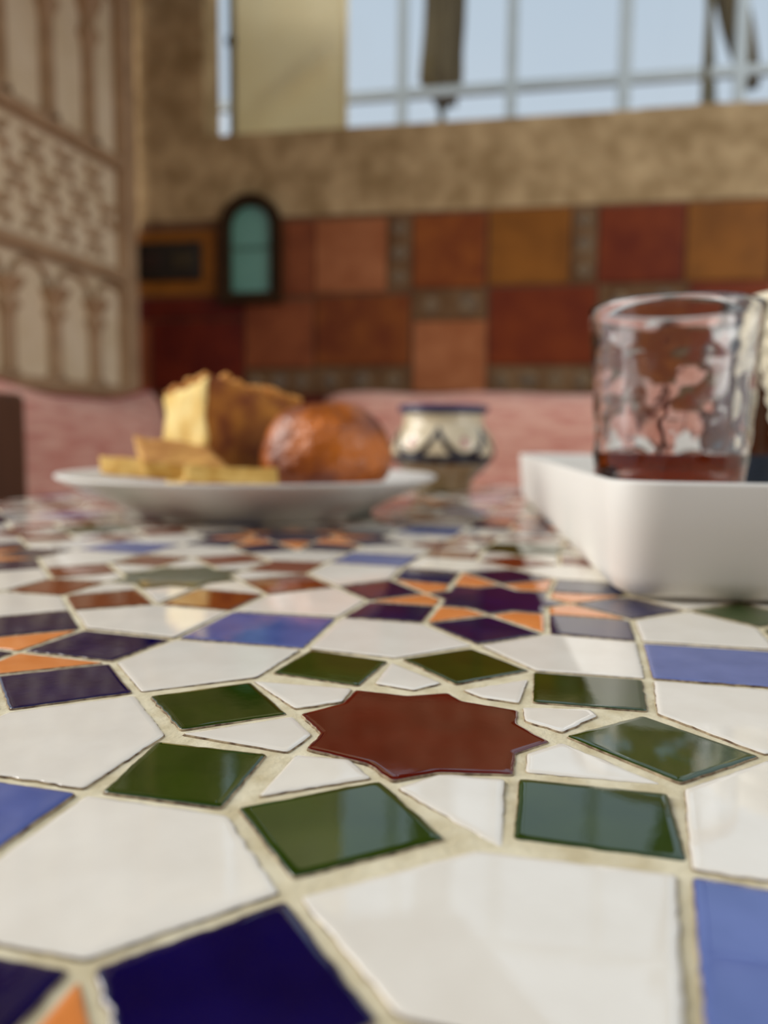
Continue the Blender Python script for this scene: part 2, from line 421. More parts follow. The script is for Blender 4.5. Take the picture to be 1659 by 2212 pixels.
def chips(P, step, amp, seed):
    """subdivision plan of the rounded outline P: for each edge a list of (t, offset vector)"""
    plan = []; n = len(P)
    for i in range(n):
        a, b = P[i], P[(i + 1) % n]; L = np.linalg.norm(b - a); m = max(1, int(L / step))
        nn = np.array([-(b - a)[1], (b - a)[0]]) / max(L, 1e-9)
        rough = 0.35 + 1.3 * abs(noise.noise(Vector((seed * 1.7, i * 3.1, 0))))
        row = []
        for j in range(m):
            t = j / m; p = a + (b - a) * t; f = min(1, 3 * min(t, 1 - t) + .25)
            v = noise.noise(Vector((p[0] * 420, p[1] * 420, seed))) * 0.6 + noise.noise(Vector((p[0] * 1500, p[1] * 1500, seed))) * 0.55
            row.append((t, nn * amp * rough * v * f))
        plan.append(row)
    return plan
def follow(P, plan, k):
    out = []; n = len(P)
    for i in range(n):
        for (t, v) in plan[i]: out.append(P[i] + (P[(i + 1) % n] - P[i]) * t + v * k)
    return out
tcount = {}
def build_tile(bm, P, near, seed, tilt=None):
    """polished face, rounded shoulder, raw clay side; P is a ccw outline in metres"""
    P = ccw([np.array(p) for p in P])
    c = sum(P) / len(P)
    if tilt is None:
        rnd = random.Random(seed); tilt = (rnd.gauss(0, .004), rnd.gauss(0, .004))
    if near > 0:
        plan = chips(round_corners(P, 0.0007), 0.0011 if near == 2 else 0.003, 0.00060, seed)
        rings = [(0, -.0030, 0), (0, -.0004, 0), (.00016, -.00014, 0), (.00060, -.00005, 0), (.0013, 0.0, 0)]
    else:
        rings = [(0, -.0030, 0), (0, -.0003, 0), (.0006, 0.0, 0)]
    R = []
    for (o, z, _) in rings:
        Q = offset(P, o) if o else P
        if near > 0: Q = follow(round_corners(Q, 0.0007), plan, 1 - o / .0013)
        R.append([bm.verts.new((q[0], q[1], z + (q[0] - c[0]) * tilt[0] + (q[1] - c[1]) * tilt[1])) for q in Q])
    n = len(R[0])
    for i in range(len(R) - 1):
        for k in range(n):
            f = bm.faces.new((R[i][k], R[i][(k + 1) % n], R[i + 1][(k + 1) % n], R[i + 1][k])); f.smooth = i > 0
            f.material_index = 1 if i < (2 if near else 1) else 0
    bm.faces.new(R[-1])
TN = {'s': 'star_tile', 'k': 'kite_tile', 'q': 'square_tile', 'b': 'connector_tile', 'p': 'pentagon_tile'}
INSET = .00078
def kind_at(i, j):
    if (i + j) % 2: return 'B'
    return 'R' if i == j else 'C'
COLR = {'R': (G_RED, G_WHITE, G_GREEN), 'B': (G_NAVY, G_ORANGE, G_NAVY), 'C': (G_GREEN, G_WHITE, G_BROWN)}
rest = {}
TILT = {('q', 0, 0, 7): (-0.004, 0.032), ('k', 0, 0, 6): (0.0, 0.028), ('k', 0, 0, 7): (-0.01, 0.045), ('q', 0, 0, 0): (0.0, -0.006), ('q', 0, 0, 6): (-0.002, 0.004)}
def clip_rect(P):
    m = .0015
    for ax, lim, sg in ((0, TX0 + m, 1), (0, TX1 - m, -1), (1, TY0 + m, 1), (1, TY1 - m, -1)):
        out = []
        for i in range(len(P)):
            a, b = P[i - 1], P[i]; da, db = sg * (a[ax] - lim), sg * (b[ax] - lim)
            if da * db < 0: out.append(a + (b - a) * da / (da - db))
            if db >= 0: out.append(b)
        P = out
        if len(P) < 3: return None
    a = abs(sum(P[i][0] * P[(i + 1) % len(P)][1] - P[(i + 1) % len(P)][0] * P[i][1] for i in range(len(P)))) / 2
    return P if a > 2.5e-5 else None
NT = [0]
def add_tile(key, poly, m):
    if key in NEAR: P = [onz(*q)[:2] for q in NEAR[key]]
    else:
        P = ccw([warp(p) for p in poly]); P = clip_rect(P)
        if not P: return
        P = offset(P, INSET)
    NT[0] += 1; seed = NT[0] * 0.731
    c = sum(P) / len(P)
    pj = [project((q[0], q[1], 0)) for q in P]
    vis = all(q[2] > 0.03 for q in pj) and max(q[0] for q in pj) > -30 and min(q[0] for q in pj) < 1690 and max(q[1] for q in pj) > 1000 and min(q[1] for q in pj) < 2240
    big = vis and (max(q[0] for q in pj) - min(q[0] for q in pj)) > 12
    if not vis:
        pc = project((c[0], c[1], 0)); vis2 = any(q[2] > 0.02 and -60 < q[0] < 1720 and q[1] < 2300 for q in pj)
        if vis2: big = True
    if big:
        dist = np.linalg.norm(c - CAM[:2]); bm = bmesh.new()
        P = [p - c for p in P]
        build_tile(bm, P, 2 if dist < .26 else (1 if dist < .38 else 0), seed, TILT.get(key))
        o = tpart(TN[key[0]], bm, [m, BISCUIT]); o.location = (c[0], c[1], -FZ)
    else:
        bm = rest.setdefault(m.name, bmesh.new()); build_tile(bm, P, 0, seed)
for i in range(-5, 6):
    for j in range(-4, 8):
        cs, ck, cq = COLR[kind_at(i, j)]
        def at(p): return (i + p[0], j + p[1])
        add_tile(('s', i, j), [at(pol(r1 if a % 2 == 0 else r0, 22.5 * a)) for a in range(16)], cs)
        for k in range(8):
            a = 45 * k
            add_tile(('q', i, j, k), [at(pol(.5, a)), at(pol(rV, a + 22.5)), at(pol(r1, a)), at(pol(rV, a - 22.5))], cq)
            add_tile(('k', i, j, k), [at(pol(rV, a + 22.5)), at(pol(r1, a + 45)), at(pol(r0, a + 22.5)), at(pol(r1, a))], ck)
        add_tile(('b', i, j), [(i + .5 + sx * S, j + .5 + sy * S) for sx, sy in ((-1, -1), (1, -1), (1, 1), (-1, 1))], G_BLUE)
        for sg in (1, -1):
            add_tile(('p', i, j, 0, sg), [(i + .5, j), (i + TT, j + sg * S), (i + TT, j + sg * TT), (i + 1 - TT, j + sg * TT), (i + 1 - TT, j + sg * S)], G_WHITE)
            add_tile(('p', i, j, 1, sg), [(i, j + .5), (i + sg * S, j + TT), (i + sg * TT, j + TT), (i + sg * TT, j + 1 - TT), (i + sg * S, j + 1 - TT)], G_WHITE)
for mn, bm in rest.items():
    tag(tpart('outer_tiles', bm, [bpy.data.materials[mn], BISCUIT]), kind='stuff')
print('tiles', NT[0])

# ================================================================== TRAY AND WHAT STANDS IN IT
PORC = mat('white_porcelain', (226, 223, 216), (232, 229, 223), rough=0.42, scale=6, spec=0.3)
TA = math.radians(9.5); TC = np.array([.0345, .1165])      # front left corner of the tray
tw, tl, trh = 0.27, 0.415, 0.0385
def rrect(x0, x1, y0, y1, r, n=8):
    out = []
    for cx, cy, a0 in ((x1 - r, y1 - r, 0), (x0 + r, y1 - r, 90), (x0 + r, y0 + r, 180), (x1 - r, y0 + r, 270)):
        for k in range(n + 1):
            a = math.radians(a0 + 90 * k / n); out.append((cx + r * math.cos(a), cy + r * math.sin(a)))
    return out
bm = bmesh.new(); rings = []
for (ins, z, r) in ((.012, .0002, .010), (.0075, .0006, .0125), (.0040, .0028, .015), (.0028, .0075, .0155), (.0015, .022, .0165), (0, trh - .0012, .018), (.0004, trh - .0003, .0176), (.0016, trh, .017), (.0034, trh - .0006, .0155),
                    (.0042, trh - .003, .0150), (.0052, .012, .014), (.0068, .0080, .013), (.0095, .0065, .010)):
    rings.append([bm.verts.new((x, y, z)) for x, y in rrect(ins, tw - ins, ins, tl - ins, r)])
nn = len(rings[0])
for i in range(len(rings) - 1):
    for k in range(nn): bm.faces.new((rings[i][k], rings[i][(k + 1) % nn], rings[i + 1][(k + 1) % nn], rings[i + 1][k]))
bm.faces.new(rings[0][::-1]); bm.faces.new(rings[-1]); fix(bm)
tray = from_bm('serving_tray', bm, PORC, smooth=True); tray.location = (TC[0], TC[1], 0); tray.rotation_euler = (0, 0, TA)
tag(tray, 'white deep rectangular porcelain serving tray holding the drinking glass', 'tray')
TZ = 0.0068

# glass
gp = atd(1447, 945, .317); GL = Vector((gp[0], gp[1], TZ))
glassroot = empty('drinking_glass', GL)
tag(glassroot, 'clear hammered drinking glass with a little amber tea left in it', 'glass')
GLASS = mat('clear_glass', (250, 250, 250), rough=0.05, trans=1.0, ior=1.45)
H = .0968; RB, RT = .0280, .0336
def rad(t): return RB + (RT - RB) * t
bm = bmesh.new(); NS = 96; NZ = 70
def hammer(th, z):
    a = noise.noise(Vector((math.cos(th) * 1.9, math.sin(th) * 1.9, z * 50))); b = noise.noise(Vector((math.cos(th) * 3.4 + 9, math.sin(th) * 3.4, z * 90)))
    return abs(a) * 1.1 + abs(b) * 0.6
outer = []; 
for iz in range(NZ + 1):
    t = iz / NZ; z = H * t; row = []
    env = min(1, max(0, (t - .05) / .08)) * min(1, max(0, (.90 - t) / .06))
    for k in range(NS):
        th = 2 * math.pi * k / NS; r = rad(t) - .0012 * env * hammer(th, z) + (0 if t > .02 else -.001)
        row.append(bm.verts.new((r * math.cos(th), r * math.sin(th), z)))
    outer.append(row)
inner = []
prof_in = [(rad(1) - .0009, H + .0006), (rad(.99) - .0017, H - .0004)] + [(rad(t) - .0021, H * t) for t in (.95, .85, .7, .5, .3, .15, .10)] + [(RB * .8, .0075), (RB * .4, .0070)]
for r, z in prof_in: inner.append([bm.verts.new((r * math.cos(2 * math.pi * k / NS), r * math.sin(2 * math.pi * k / NS), z)) for k in range(NS)])
allr = outer + inner
for i in range(len(allr) - 1):
    for k in range(NS): bm.faces.new((allr[i][k], allr[i][(k + 1) % NS], allr[i + 1][(k + 1) % NS], allr[i + 1][k]))
bm.faces.new(outer[0][::-1]); bm.faces.new(inner[-1]); fix(bm)
from_bm('tumbler', bm, GLASS, glassroot, smooth=True)
TEA = mat('amber_tea', (240, 170, 90), rough=0.0, trans=1.0, ior=1.33)
nt = TEA.node_tree; va = nt.nodes.new('ShaderNodeVolumeAbsorption'); va.inputs['Color'].default_value = (0.80, 0.57, 0.06, 1); va.inputs['Density'].default_value = 140
nt.links.new(va.outputs[0], nt.nodes['Material Output'].inputs['Volume'])
lv = .0392
bm = bmesh.new(); lathe(bm, [(0, .0067), (RB * .4, .0067), (RB * .8, .0072), (rad(.10) - .0018, .0100), (rad(.15) - .0018, H * .15), (rad(.3) - .0018, H * .3), (rad(lv / H) - .0018, lv), (rad(lv / H) - .005, lv - .0004), (0, lv - .0004)], NS); fix(bm)
tag(from_bm('tea', bm, TEA, glassroot, smooth=True), 'amber red tea')

# dark jar with a black lid, behind the glass
jp = atd(1632, 945, .42)
jar = empty('condiment_jar', (jp[0], jp[1], TZ)); tag(jar, 'dark brown glass jar with black lid standing behind the drinking glass', 'jar')
JB = mat('dark_brown_glass', (58, 26, 8), (76, 36, 12), rough=0.1, scale=10)
BLK = mat('black_plastic', (14, 10, 9), (22, 17, 15), rough=0.35, scale=40)
LBL = mat('dark_blue_label', (8, 22, 38), (14, 32, 52), rough=0.5, scale=30)
bm = bmesh.new(); lathe(bm, [(0, 0), (.016, 0), (.0185, .003), (.0190, .012), (.0190, .070), (.0190, .084), (.0175, .093), (.0170, .099), (0, .099)], 40); fix(bm)
from_bm('jar_body', bm, JB, jar, True)
bm = bmesh.new(); lathe(bm, [(0, .099), (.0180, .099), (.0186, .101), (.0186, .1125), (.0165, .1155), (0, .116)], 40); fix(bm); from_bm('lid', bm, BLK, jar, True)
bm = bmesh.new(); lathe(bm, [(.01925, .012), (.0195, .013), (.0195, .036), (.01925, .037)], 40); fix(bm); from_bm('paper_label', bm, LBL, jar, True)
# ribbed cream goblet
bp_ = atd(1726, 945, .345)
RIB = mat('ribbed_cream_ceramic', (226, 216, 188), (236, 228, 204), rough=0.3, scale=15)
gob = empty('ribbed_goblet', (bp_[0], bp_[1], TZ)); tag(gob, 'cream conical goblet with horizontal ribs standing beside the dark jar', 'goblet')
HB = .1075
bm = bmesh.new(); prof = [(0, .034), (.006, .034)]
for k in range(9):
    z0 = .036 + k * .0075
    for t in (0, .25, .5, .75):
        zz = z0 + .0075 * t; prof.append((.0068 + .0150 * (zz - .036) / .068 + .0017 * math.sin(math.pi * t), zz))
prof += [(.0232, HB - .004), (.0238, HB - .002), (.0235, HB), (.0215, HB), (.020, HB - .006), (.006, .045), (0, .044)]
lathe(bm, prof, 40); fix(bm); from_bm('bowl', bm, RIB, gob, True)
bm = bmesh.new(); lathe(bm, [(0, 0), (.0165, 0), (.017, .002), (.012, .005), (.006, .009), (.005, .02), (.006, .0345), (0, .0345)], 32); fix(bm); from_bm('foot', bm, RIB, gob, True)

# ================================================================== PLATE AND BREAD
PC = Vector((-.195, .352, 0))
bm = bmesh.new()
lathe(bm, [(0, .0035), (.068, .0035), (.074, .0002), (.080, .0002), (.082, .003), (.090, .0075), (.104, .0135), (.116, .0195), (.1232, .0232), (.1243, .0246), (.1236, .0256), (.1215, .0254), (.114, .0222), (.100, .0168), (.088, .0108), (.076, .0078), (0, .0075)], 96); fix(bm)
o = from_bm('bread_plate', bm, PORC, smooth=True); o.location = PC
tag(o, 'round white porcelain plate piled with cake and bread', 'plate')

def displaced(bm, amp, sc, off=0.0, fine=0.0, fsc=300):
    for v in bm.verts:
        nrm = v.normal
        v.co += nrm * (amp * noise.noise(v.co * sc + Vector((off, 0, 0))) + fine * noise.noise(v.co * fsc + Vector((0, off, 0))))
# glazed bun
BUN = mat('bun_crust', (112, 46, 2), (200, 108, 22), rough=0.36, scale=38, bump=1.0, bscale=120, bdist=0.0035, coat=0.12, detail=6)
bp2 = atd(705, 945, .50)
bm = bmesh.new(); bmesh.ops.create_icosphere(bm, subdivisions=5, radius=1)
for v in bm.verts:
    x, y, z = v.co
    s_ = (abs(x) ** 2.15 + abs(y) ** 2.15 + abs(z) ** 2.15) ** (-1 / 2.15)
    p = v.co * s_; zz = p.z * (.036 if p.z > 0 else .026)
    v.co = Vector((p.x * .0425, p.y * .040, zz))
bm.normal_update(); displaced(bm, .0022, 40, 3, .0008, 200)
o = from_bm('glazed_bun', bm, BUN, smooth=True); o.location = (bp2[0], bp2[1], .0365); o.rotation_euler = (0, 0, -.3)
tag(o, 'round glossy brown bun with a crackled crust on the plate', 'bun')

# cake chunk
CRUMB = mat('cake_crumb', (226, 190, 108), (246, 222, 150), rough=0.9, scale=70, bump=0.7, bscale=220, bdist=0.002)
CRUST = mat('cake_crust', (118, 58, 10), (186, 112, 30), rough=0.7, scale=40, bump=0.7, bscale=150, bdist=0.002)
SIDEC = mat('cake_side', (122, 58, 8), (186, 120, 34), rough=0.8, scale=45, bump=0.6, bscale=160, bdist=0.002)
STREU = mat('crumb_topping', (196, 124, 46), (224, 164, 84), rough=0.8, scale=60, bump=0.8, bscale=220, bdist=0.002)
cA, cB, cC = atd(350, 945, .550), atd(447, 945, .500), atd(665, 945, .585)
cD = cA + (cC - cB) * 0.5
cake = empty('cake_wedge', (0, 0, 0))
zb = .0108
cc = (cA + cB + cC + cD) / 4; cake.location = (cc[0], cc[1], zb)
tag(cake, 'thick wedge of yellow cake with browned crust and crumb top, behind the bun', 'cake')
Q = [(p - cc)[:2] for p in (cA, cB, cC, cD)]
def blk(u, v, t, dome=True):
    p = Q[0] * (1 - u) * (1 - v) + Q[1] * u * (1 - v) + Q[2] * u * v + Q[3] * (1 - u) * v   # u: A->B, v: towards C/D
    top = .069 * (1 - u) * (1 - v) + .083 * u * (1 - v) + .066 * u * v + .074 * (1 - u) * v + .003 * noise.noise(Vector((u * 3, v * 3, 5)))
    return Vector((p[0], p[1], t * (top - .0023)))
bm = bmesh.new(); N = 14
def grid(f, mi, flip=False):
    g = [[bm.verts.new(f(a / N, b / N)) for b in range(N + 1)] for a in range(N + 1)]
    for a in range(N):
        for b in range(N):
            q = [g[a][b], g[a + 1][b], g[a + 1][b + 1], g[a][b + 1]]
            fc = bm.faces.new(q); fc.material_index = mi
grid(lambda a, b: blk(a, 0, b), 0)            # cut face towards the left
grid(lambda a, b: blk(1, a, b), 1)            # crust face, colour browned further to stand for shade
grid(lambda a, b: blk(a, 1, b), 2); grid(lambda a, b: blk(0, a, b), 1)
grid(lambda a, b: blk(a, b, 1), 2); grid(lambda a, b: blk(a, b, 0), 1)
bmesh.ops.remove_doubles(bm, verts=bm.verts, dist=1e-6); fix(bm)
for _ in range(5): bmesh.ops.smooth_vert(bm, verts=bm.verts, factor=.5, use_axis_x=True, use_axis_y=True, use_axis_z=True)
bm.normal_update()
for v in bm.verts:
    v.co.x *= 1; n_ = noise.noise_vector(v.co * 60); v.co += n_ * .0028 + noise.noise_vector(v.co * 180) * .0010
from_bm('cake_body', bm, [CRUMB, SIDEC, CRUST], cake, smooth=True)
bm = bmesh.new()
rnd = random.Random(5)
for k in range(150):
    u, v = rnd.uniform(.06, .96), rnd.uniform(.03, .97); p = blk(u, v, .985)
    b0 = len(bm.verts); r_ = bmesh.ops.create_icosphere(bm, subdivisions=1, radius=rnd.uniform(.0022, .0048))
    for vv in r_['verts']: vv.co = vv.co * (1 + .3 * noise.noise(vv.co * 900 + Vector((k, 0, 0)))) + p + Vector((0, 0, .001))
tag(from_bm('crumb_topping', bm, STREU, cake, smooth=True), 'golden crumb topping', kind='stuff')

# flat bread slices
SL = mat('cornbread', (198, 148, 60), (230, 192, 110), rough=0.85, scale=80, bump=0.6, bscale=250, bdist=0.0015)
SLT = mat('cornbread_top', (160, 100, 34), (204, 150, 72), rough=0.8, scale=70, bump=0.7, bscale=220, bdist=0.002)
def slab(corners, th, label, off):
    P = [Vector(c) for c in corners]; c = sum(P, Vector()) / 4
    bm = bmesh.new(); N = 12
    nrm = (P[1] - P[0]).cross(P[3] - P[0]).normalized()
    if nrm.z < 0: nrm = -nrm
    def f(u, v, t):
        return (P[0] * (1 - u) * (1 - v) + P[1] * u * (1 - v) + P[2] * u * v + P[3] * (1 - u) * v) - c + nrm * th * t
    def g(fn, mi):
        G = [[bm.verts.new(fn(a / N, b / N)) for b in range(N + 1)] for a in range(N + 1)]
        for a in range(N):
            for b in range(N): bm.faces.new((G[a][b], G[a + 1][b], G[a + 1][b + 1], G[a][b + 1])).material_index = mi
    g(lambda a, b: f(a, b, 1), 1); g(lambda a, b: f(a, b, 0), 1)
    g(lambda a, b: f(a, 0, b), 0); g(lambda a, b: f(a, 1, b), 0); g(lambda a, b: f(0, a, b), 0); g(lambda a, b: f(1, a, b), 0)
    bmesh.ops.remove_doubles(bm, verts=bm.verts, dist=1e-6); fix(bm)
    for v in bm.verts: v.co += noise.noise_vector((v.co + Vector((off, 0, 0))) * 90) * .0012
    o = from_bm('cornbread_slice', bm, [SL, SLT], smooth=True); o.location = c
    tag(o, label, 'bread', 'cornbread slices on the plate')
def A(px, py, t): return atd(px, py, t)
def AZ(px, t, z):
    p = atd(px, 945, t); return (p[0], p[1], z)
slab([AZ(212, .486, .0258), AZ(335, .462, .0250), AZ(385, .505, .0200), AZ(265, .53, .0250)], .0105, 'flat cornbread slice overhanging the rim of the plate beside the leaning slice', 1)
slab([AZ(312, .455, .0270), AZ(500, .448, .0235), AZ(440, .492, .0370), AZ(292, .497, .0415)], .0085, 'cornbread slice leaning aslant in front of the cake wedge', 2)
slab([AZ(395, .428, .0248), AZ(600, .428, .0240), AZ(590, .450, .0150), AZ(400, .455, .0170)], .0095, 'narrow cornbread slice lying flat in front of the bun', 3)

# ================================================================== CERAMIC POT
vp = onz(955, 1061); VX, VY = vp[0], vp[1]
pot = empty('ceramic_pot', (VX, VY, 0)); tag(pot, 'small round painted ceramic pot with dark blue rim behind the plate', 'pot')
def pot_material():
    m = bpy.data.materials.new('painted_pot'); m.use_nodes = True; n = m.node_tree.nodes; l = m.node_tree.links; b = n['Principled BSDF']
    b.inputs['Roughness'].default_value = 0.12; b.inputs['Coat Weight'].default_value = 0.3
    tc = n.new('ShaderNodeTexCoord'); sp = n.new('ShaderNodeSeparateXYZ'); l.new(tc.outputs['Object'], sp.inputs[0])
    def M(op, a, b_=None, c=None):
        q = n.new('ShaderNodeMath'); q.operation = op
        for i, v in enumerate((a, b_, c)):
            if v is None: continue
            if isinstance(v, (int, float)): q.inputs[i].default_value = v
            else: l.new(v, q.inputs[i])
        return q.outputs[0]
    def mixc(f, a, b_):
        q = n.new('ShaderNodeMix'); q.data_type = 'RGBA'; l.new(f, q.inputs['Factor'])
        for nm, v in (('A', a), ('B', b_)):
            if isinstance(v, tuple): q.inputs[nm].default_value = v
            else: l.new(v, q.inputs[nm])
        return q.outputs['Result']
    th = M('ARCTAN2', sp.outputs['Y'], sp.outputs['X']); u = M('ADD', M('MULTIPLY', th, 6 / (2 * math.pi)), 3.42)
    fr = M('FRACT', u); cen = M('ABSOLUTE', M('SUBTRACT', fr, 0.5)); z = sp.outputs['Z']
    # scallop: an arc hanging between six points, drawn dark
    arc = M('ADD', M('MULTIPLY', M('MULTIPLY', cen, cen), 0.100), 0.0325)
    band = M('LESS_THAN', M('ABSOLUTE', M('SUBTRACT', z, arc)), 0.0050)
    belt = M('MULTIPLY', M('LESS_THAN', z, 0.0350), M('GREATER_THAN', z, 0.0265))
    dark = M('MAXIMUM', band, belt)
    dx = M('MULTIPLY', M('SUBTRACT', fr, 0.5), 0.050); dz = M('SUBTRACT', z, 0.0465)
    dot = M('LESS_THAN', M('ADD', M('MULTIPLY', dx, dx), M('MULTIPLY', M('MULTIPLY', dz, dz), 0.5)), 0.000013)
    low = M('LESS_THAN', z, 0.0265)
    c = mixc(low, lin((214, 198, 166)), lin((150, 126, 92)))
    c = mixc(dot, c, lin((150, 52, 36))); c = mixc(dark, c, lin((26, 22, 34)))
    l.new(c, b.inputs['Base Color']); return m
POTM = pot_material()
prof = [(0, 0), (.024, 0), (.026, .001), (.0265, .006), (.030, .013), (.040, .022), (.0475, .031), (.0495, .038), (.0485, .045), (.045, .053), (.0405, .059), (.0375, .063), (.0372, .069), (.0385, .072)]
bm = bmesh.new(); lathe(bm, prof + [(.0345, .072), (.034, .064), (.043, .05), (.044, .036), (.024, .008), (0, .006)], 64); fix(bm)
from_bm('pot_body', bm, POTM, pot, True)
RIMM = mat('pot_rim_glaze', (44, 46, 82), (60, 62, 104), rough=0.12, scale=40)
bm = bmesh.new(); lathe(bm, [(.0385, .0722), (.0415, .0745), (.0425, .0775), (.0418, .0800), (.0385, .0806), (.035, .0790), (.0345, .0722)], 64, close=True); fix(bm)
tag(from_bm('rim', bm, RIMM, pot, True), 'dark blue glazed rim')

# ================================================================== ON THE BACK WALL
# arched mirror
DKW = mat('dark_bronze', (40, 25, 8), (54, 36, 14), rough=0.7, spec=0.2, scale=40, metal=0.0)
TEAL = mat('teal_pane', (84, 142, 124), (104, 160, 142), rough=0.15, scale=6)
s0, zc0 = onwall(483, 560); s1, _ = onwall(612, 560); _, zt = onwall(545, 424); _, zb_ = onwall(545, 658)
mc = (s0 + s1) / 2; mw = (s1 - s0) / 2
def arch_pts(hw, z0, z1, n=16):
    zs = z1 - hw
    return [(-hw, z0), (hw, z0)] + [(hw * math.cos(math.pi * k / n), zs + hw * math.sin(math.pi * k / n)) for k in range(n + 1)]
mir = empty('arched_mirror', WM @ Vector((mc, -0.012, zb_))); mir.rotation_euler = (0, 0, TH)
tag(mir, 'small arched wall mirror with dark frame and teal glass', 'mirror')
hgt = zt - zb_; fw = mw * .34
bm = bmesh.new(); O = arch_pts(mw, 0, hgt); I = arch_pts(mw - fw, fw, hgt - fw)
def ring(P, y): return [bm.verts.new((x, y, z)) for x, z in P]
a, b, c, e = ring(O, .006), ring(O, -.018), ring(I, -.014), ring(I, .004); nn = len(a)
for A_, B_ in ((a, b), (b, c), (c, e)):
    for k in range(nn): bm.faces.new((A_[k], A_[(k + 1) % nn], B_[(k + 1) % nn], B_[k]))
fix(bm); from_bm('frame', bm, DKW, mir)
zmid = hgt * .50
for zz0, zz1 in ((fw, zmid), (zmid + .006, hgt - fw)):
    bm = bmesh.new()
    P = arch_pts(mw - fw, fw, hgt - fw); P = [(x, min(max(z, zz0), zz1)) for x, z in P]
    Pu = []
    for p in P:
        if not Pu or (abs(p[0] - Pu[-1][0]) + abs(p[1] - Pu[-1][1])) > 1e-5: Pu.append(p)
    f0 = [bm.verts.new((x, -.002, z)) for x, z in Pu]; f1 = [bm.verts.new((x, .003, z)) for x, z in Pu]
    bm.faces.new(f0); bm.faces.new(f1[::-1])
    for k in range(len(f0)): bm.faces.new((f0[k], f0[(k + 1) % len(f0)], f1[(k + 1) % len(f0)], f1[k]))
    fix(bm); from_bm('pane', bm, TEAL, mir)
bm = bmesh.new(); box(bm, -(mw - fw), mw - fw, -.006, .004, zmid, zmid + .006); from_bm('glazing_bar', bm, mat('teal_bar', (62, 104, 88), rough=.4), mir)
# dark double socket plate
s0, z1 = onwall(300, 530); s1, z0 = onwall(440, 606)
sw = empty('switch_plate', WM @ Vector(((s0 + s1) / 2, -.009, z0))); sw.rotation_euler = (0, 0, TH)
tag(sw, 'black double switch plate on the ochre wall tile', 'switch plate')
hw = (s1 - s0) / 2; hh2 = z1 - z0
bm = bmesh.new(); box(bm, -hw, hw, -.012, .002, 0, hh2, bev=.004); from_bm('plate', bm, BLK, sw)
for sx, mm in ((-.5, mat('switch_dark', (34, 14, 10), rough=.4)), (.5, mat('switch_olive', (48, 38, 16), rough=.4))):
    bm = bmesh.new(); box(bm, hw * (sx - .34), hw * (sx + .34), -.016, -.010, hh2 * .30, hh2 * .72, bev=.002); from_bm('rocker', bm, mm, sw)

# ================================================================== BENCHES AND CUSHIONS
PINK = mat('pink_weave', (208, 140, 124), (234, 184, 164), rough=0.95, scale=16, stretch=(1, 1, 5), bump=0.5, bscale=260, bdist=0.002, sheen=0.2, detail=5)
PIPE = mat('crimson_piping', (140, 24, 26), (160, 40, 40), rough=0.8, scale=40)
WOOD = mat('bench_wood', (70, 42, 22), (92, 58, 34), rough=0.6, scale=14, stretch=(1, 1, .15))
def pillow(name, L, T, Hh, M, label, group, pm=PINK, e=4.0, sag=0.0, piping=True):
    root = empty(name); root.matrix_world = M
    tag(root, label, 'cushion', group)
    bm = bmesh.new(); N = 26
    for sgn in (1, -1):
        G = []
        for i in range(N + 1):
            row = []
            for j in range(N + 1):
                u, v = -1 + 2 * i / N, -1 + 2 * j / N
                t = (max(0, 1 - abs(u) ** e) * max(0, 1 - abs(v) ** e)) ** .45
                x = u * L / 2 * (1 - .05 * v * v * 0); z = v * Hh / 2 - sag * (1 - u * u) * max(0, v) + .012 * noise.noise(Vector((u * 2, v * 2, L)))
                wr_ = 0.10 * noise.noise(Vector((u * 2.3, v * 2.3, sgn * 3 + L))) * t
                row.append(bm.verts.new((x, sgn * (T / 2) * (t + wr_), z)))
            G.append(row)
        for i in range(N):
            for j in range(N): bm.faces.new((G[i][j], G[i + 1][j], G[i + 1][j + 1], G[i][j + 1]))
    bmesh.ops.remove_doubles(bm, verts=bm.verts, dist=1e-5); fix(bm)
    from_bm('cover', bm, pm, root, True)
    if piping:
        bm = bmesh.new(); pts = []
        for k in range(N): pts.append((-1 + 2 * k / N, -1))
        for k in range(N): pts.append((1, -1 + 2 * k / N))
        for k in range(N): pts.append((1 - 2 * k / N, 1))
        for k in range(N + 1): pts.append((-1, 1 - 2 * k / N))
        tube(bm, [(u * L / 2, 0, v * Hh / 2 - sag * (1 - u * u) * max(0, v) + .012 * noise.noise(Vector((u * 2, v * 2, L)))) for u, v in pts], .005, 6); fix(bm)
        from_bm('piping', bm, PIPE, root, True)
    return root
def bench(name, M, L, dep, label):
    r = empty(name); r.matrix_world = M; tag(r, label, 'bench')
    bm = bmesh.new(); box(bm, 0, L, 0, dep, .34, .40, bev=.006); from_bm('seat_board', bm, WOOD, r)
    bm = bmesh.new(); box(bm, 0, L, .02, .05, 0.0, .34); from_bm('front_panel', bm, WOOD, r)
    for x in (0.0, L - .05):
        bm = bmesh.new(); box(bm, x, x + .05, .05, dep, 0.0, .34); from_bm('side_panel', bm, WOOD, r)
    return r
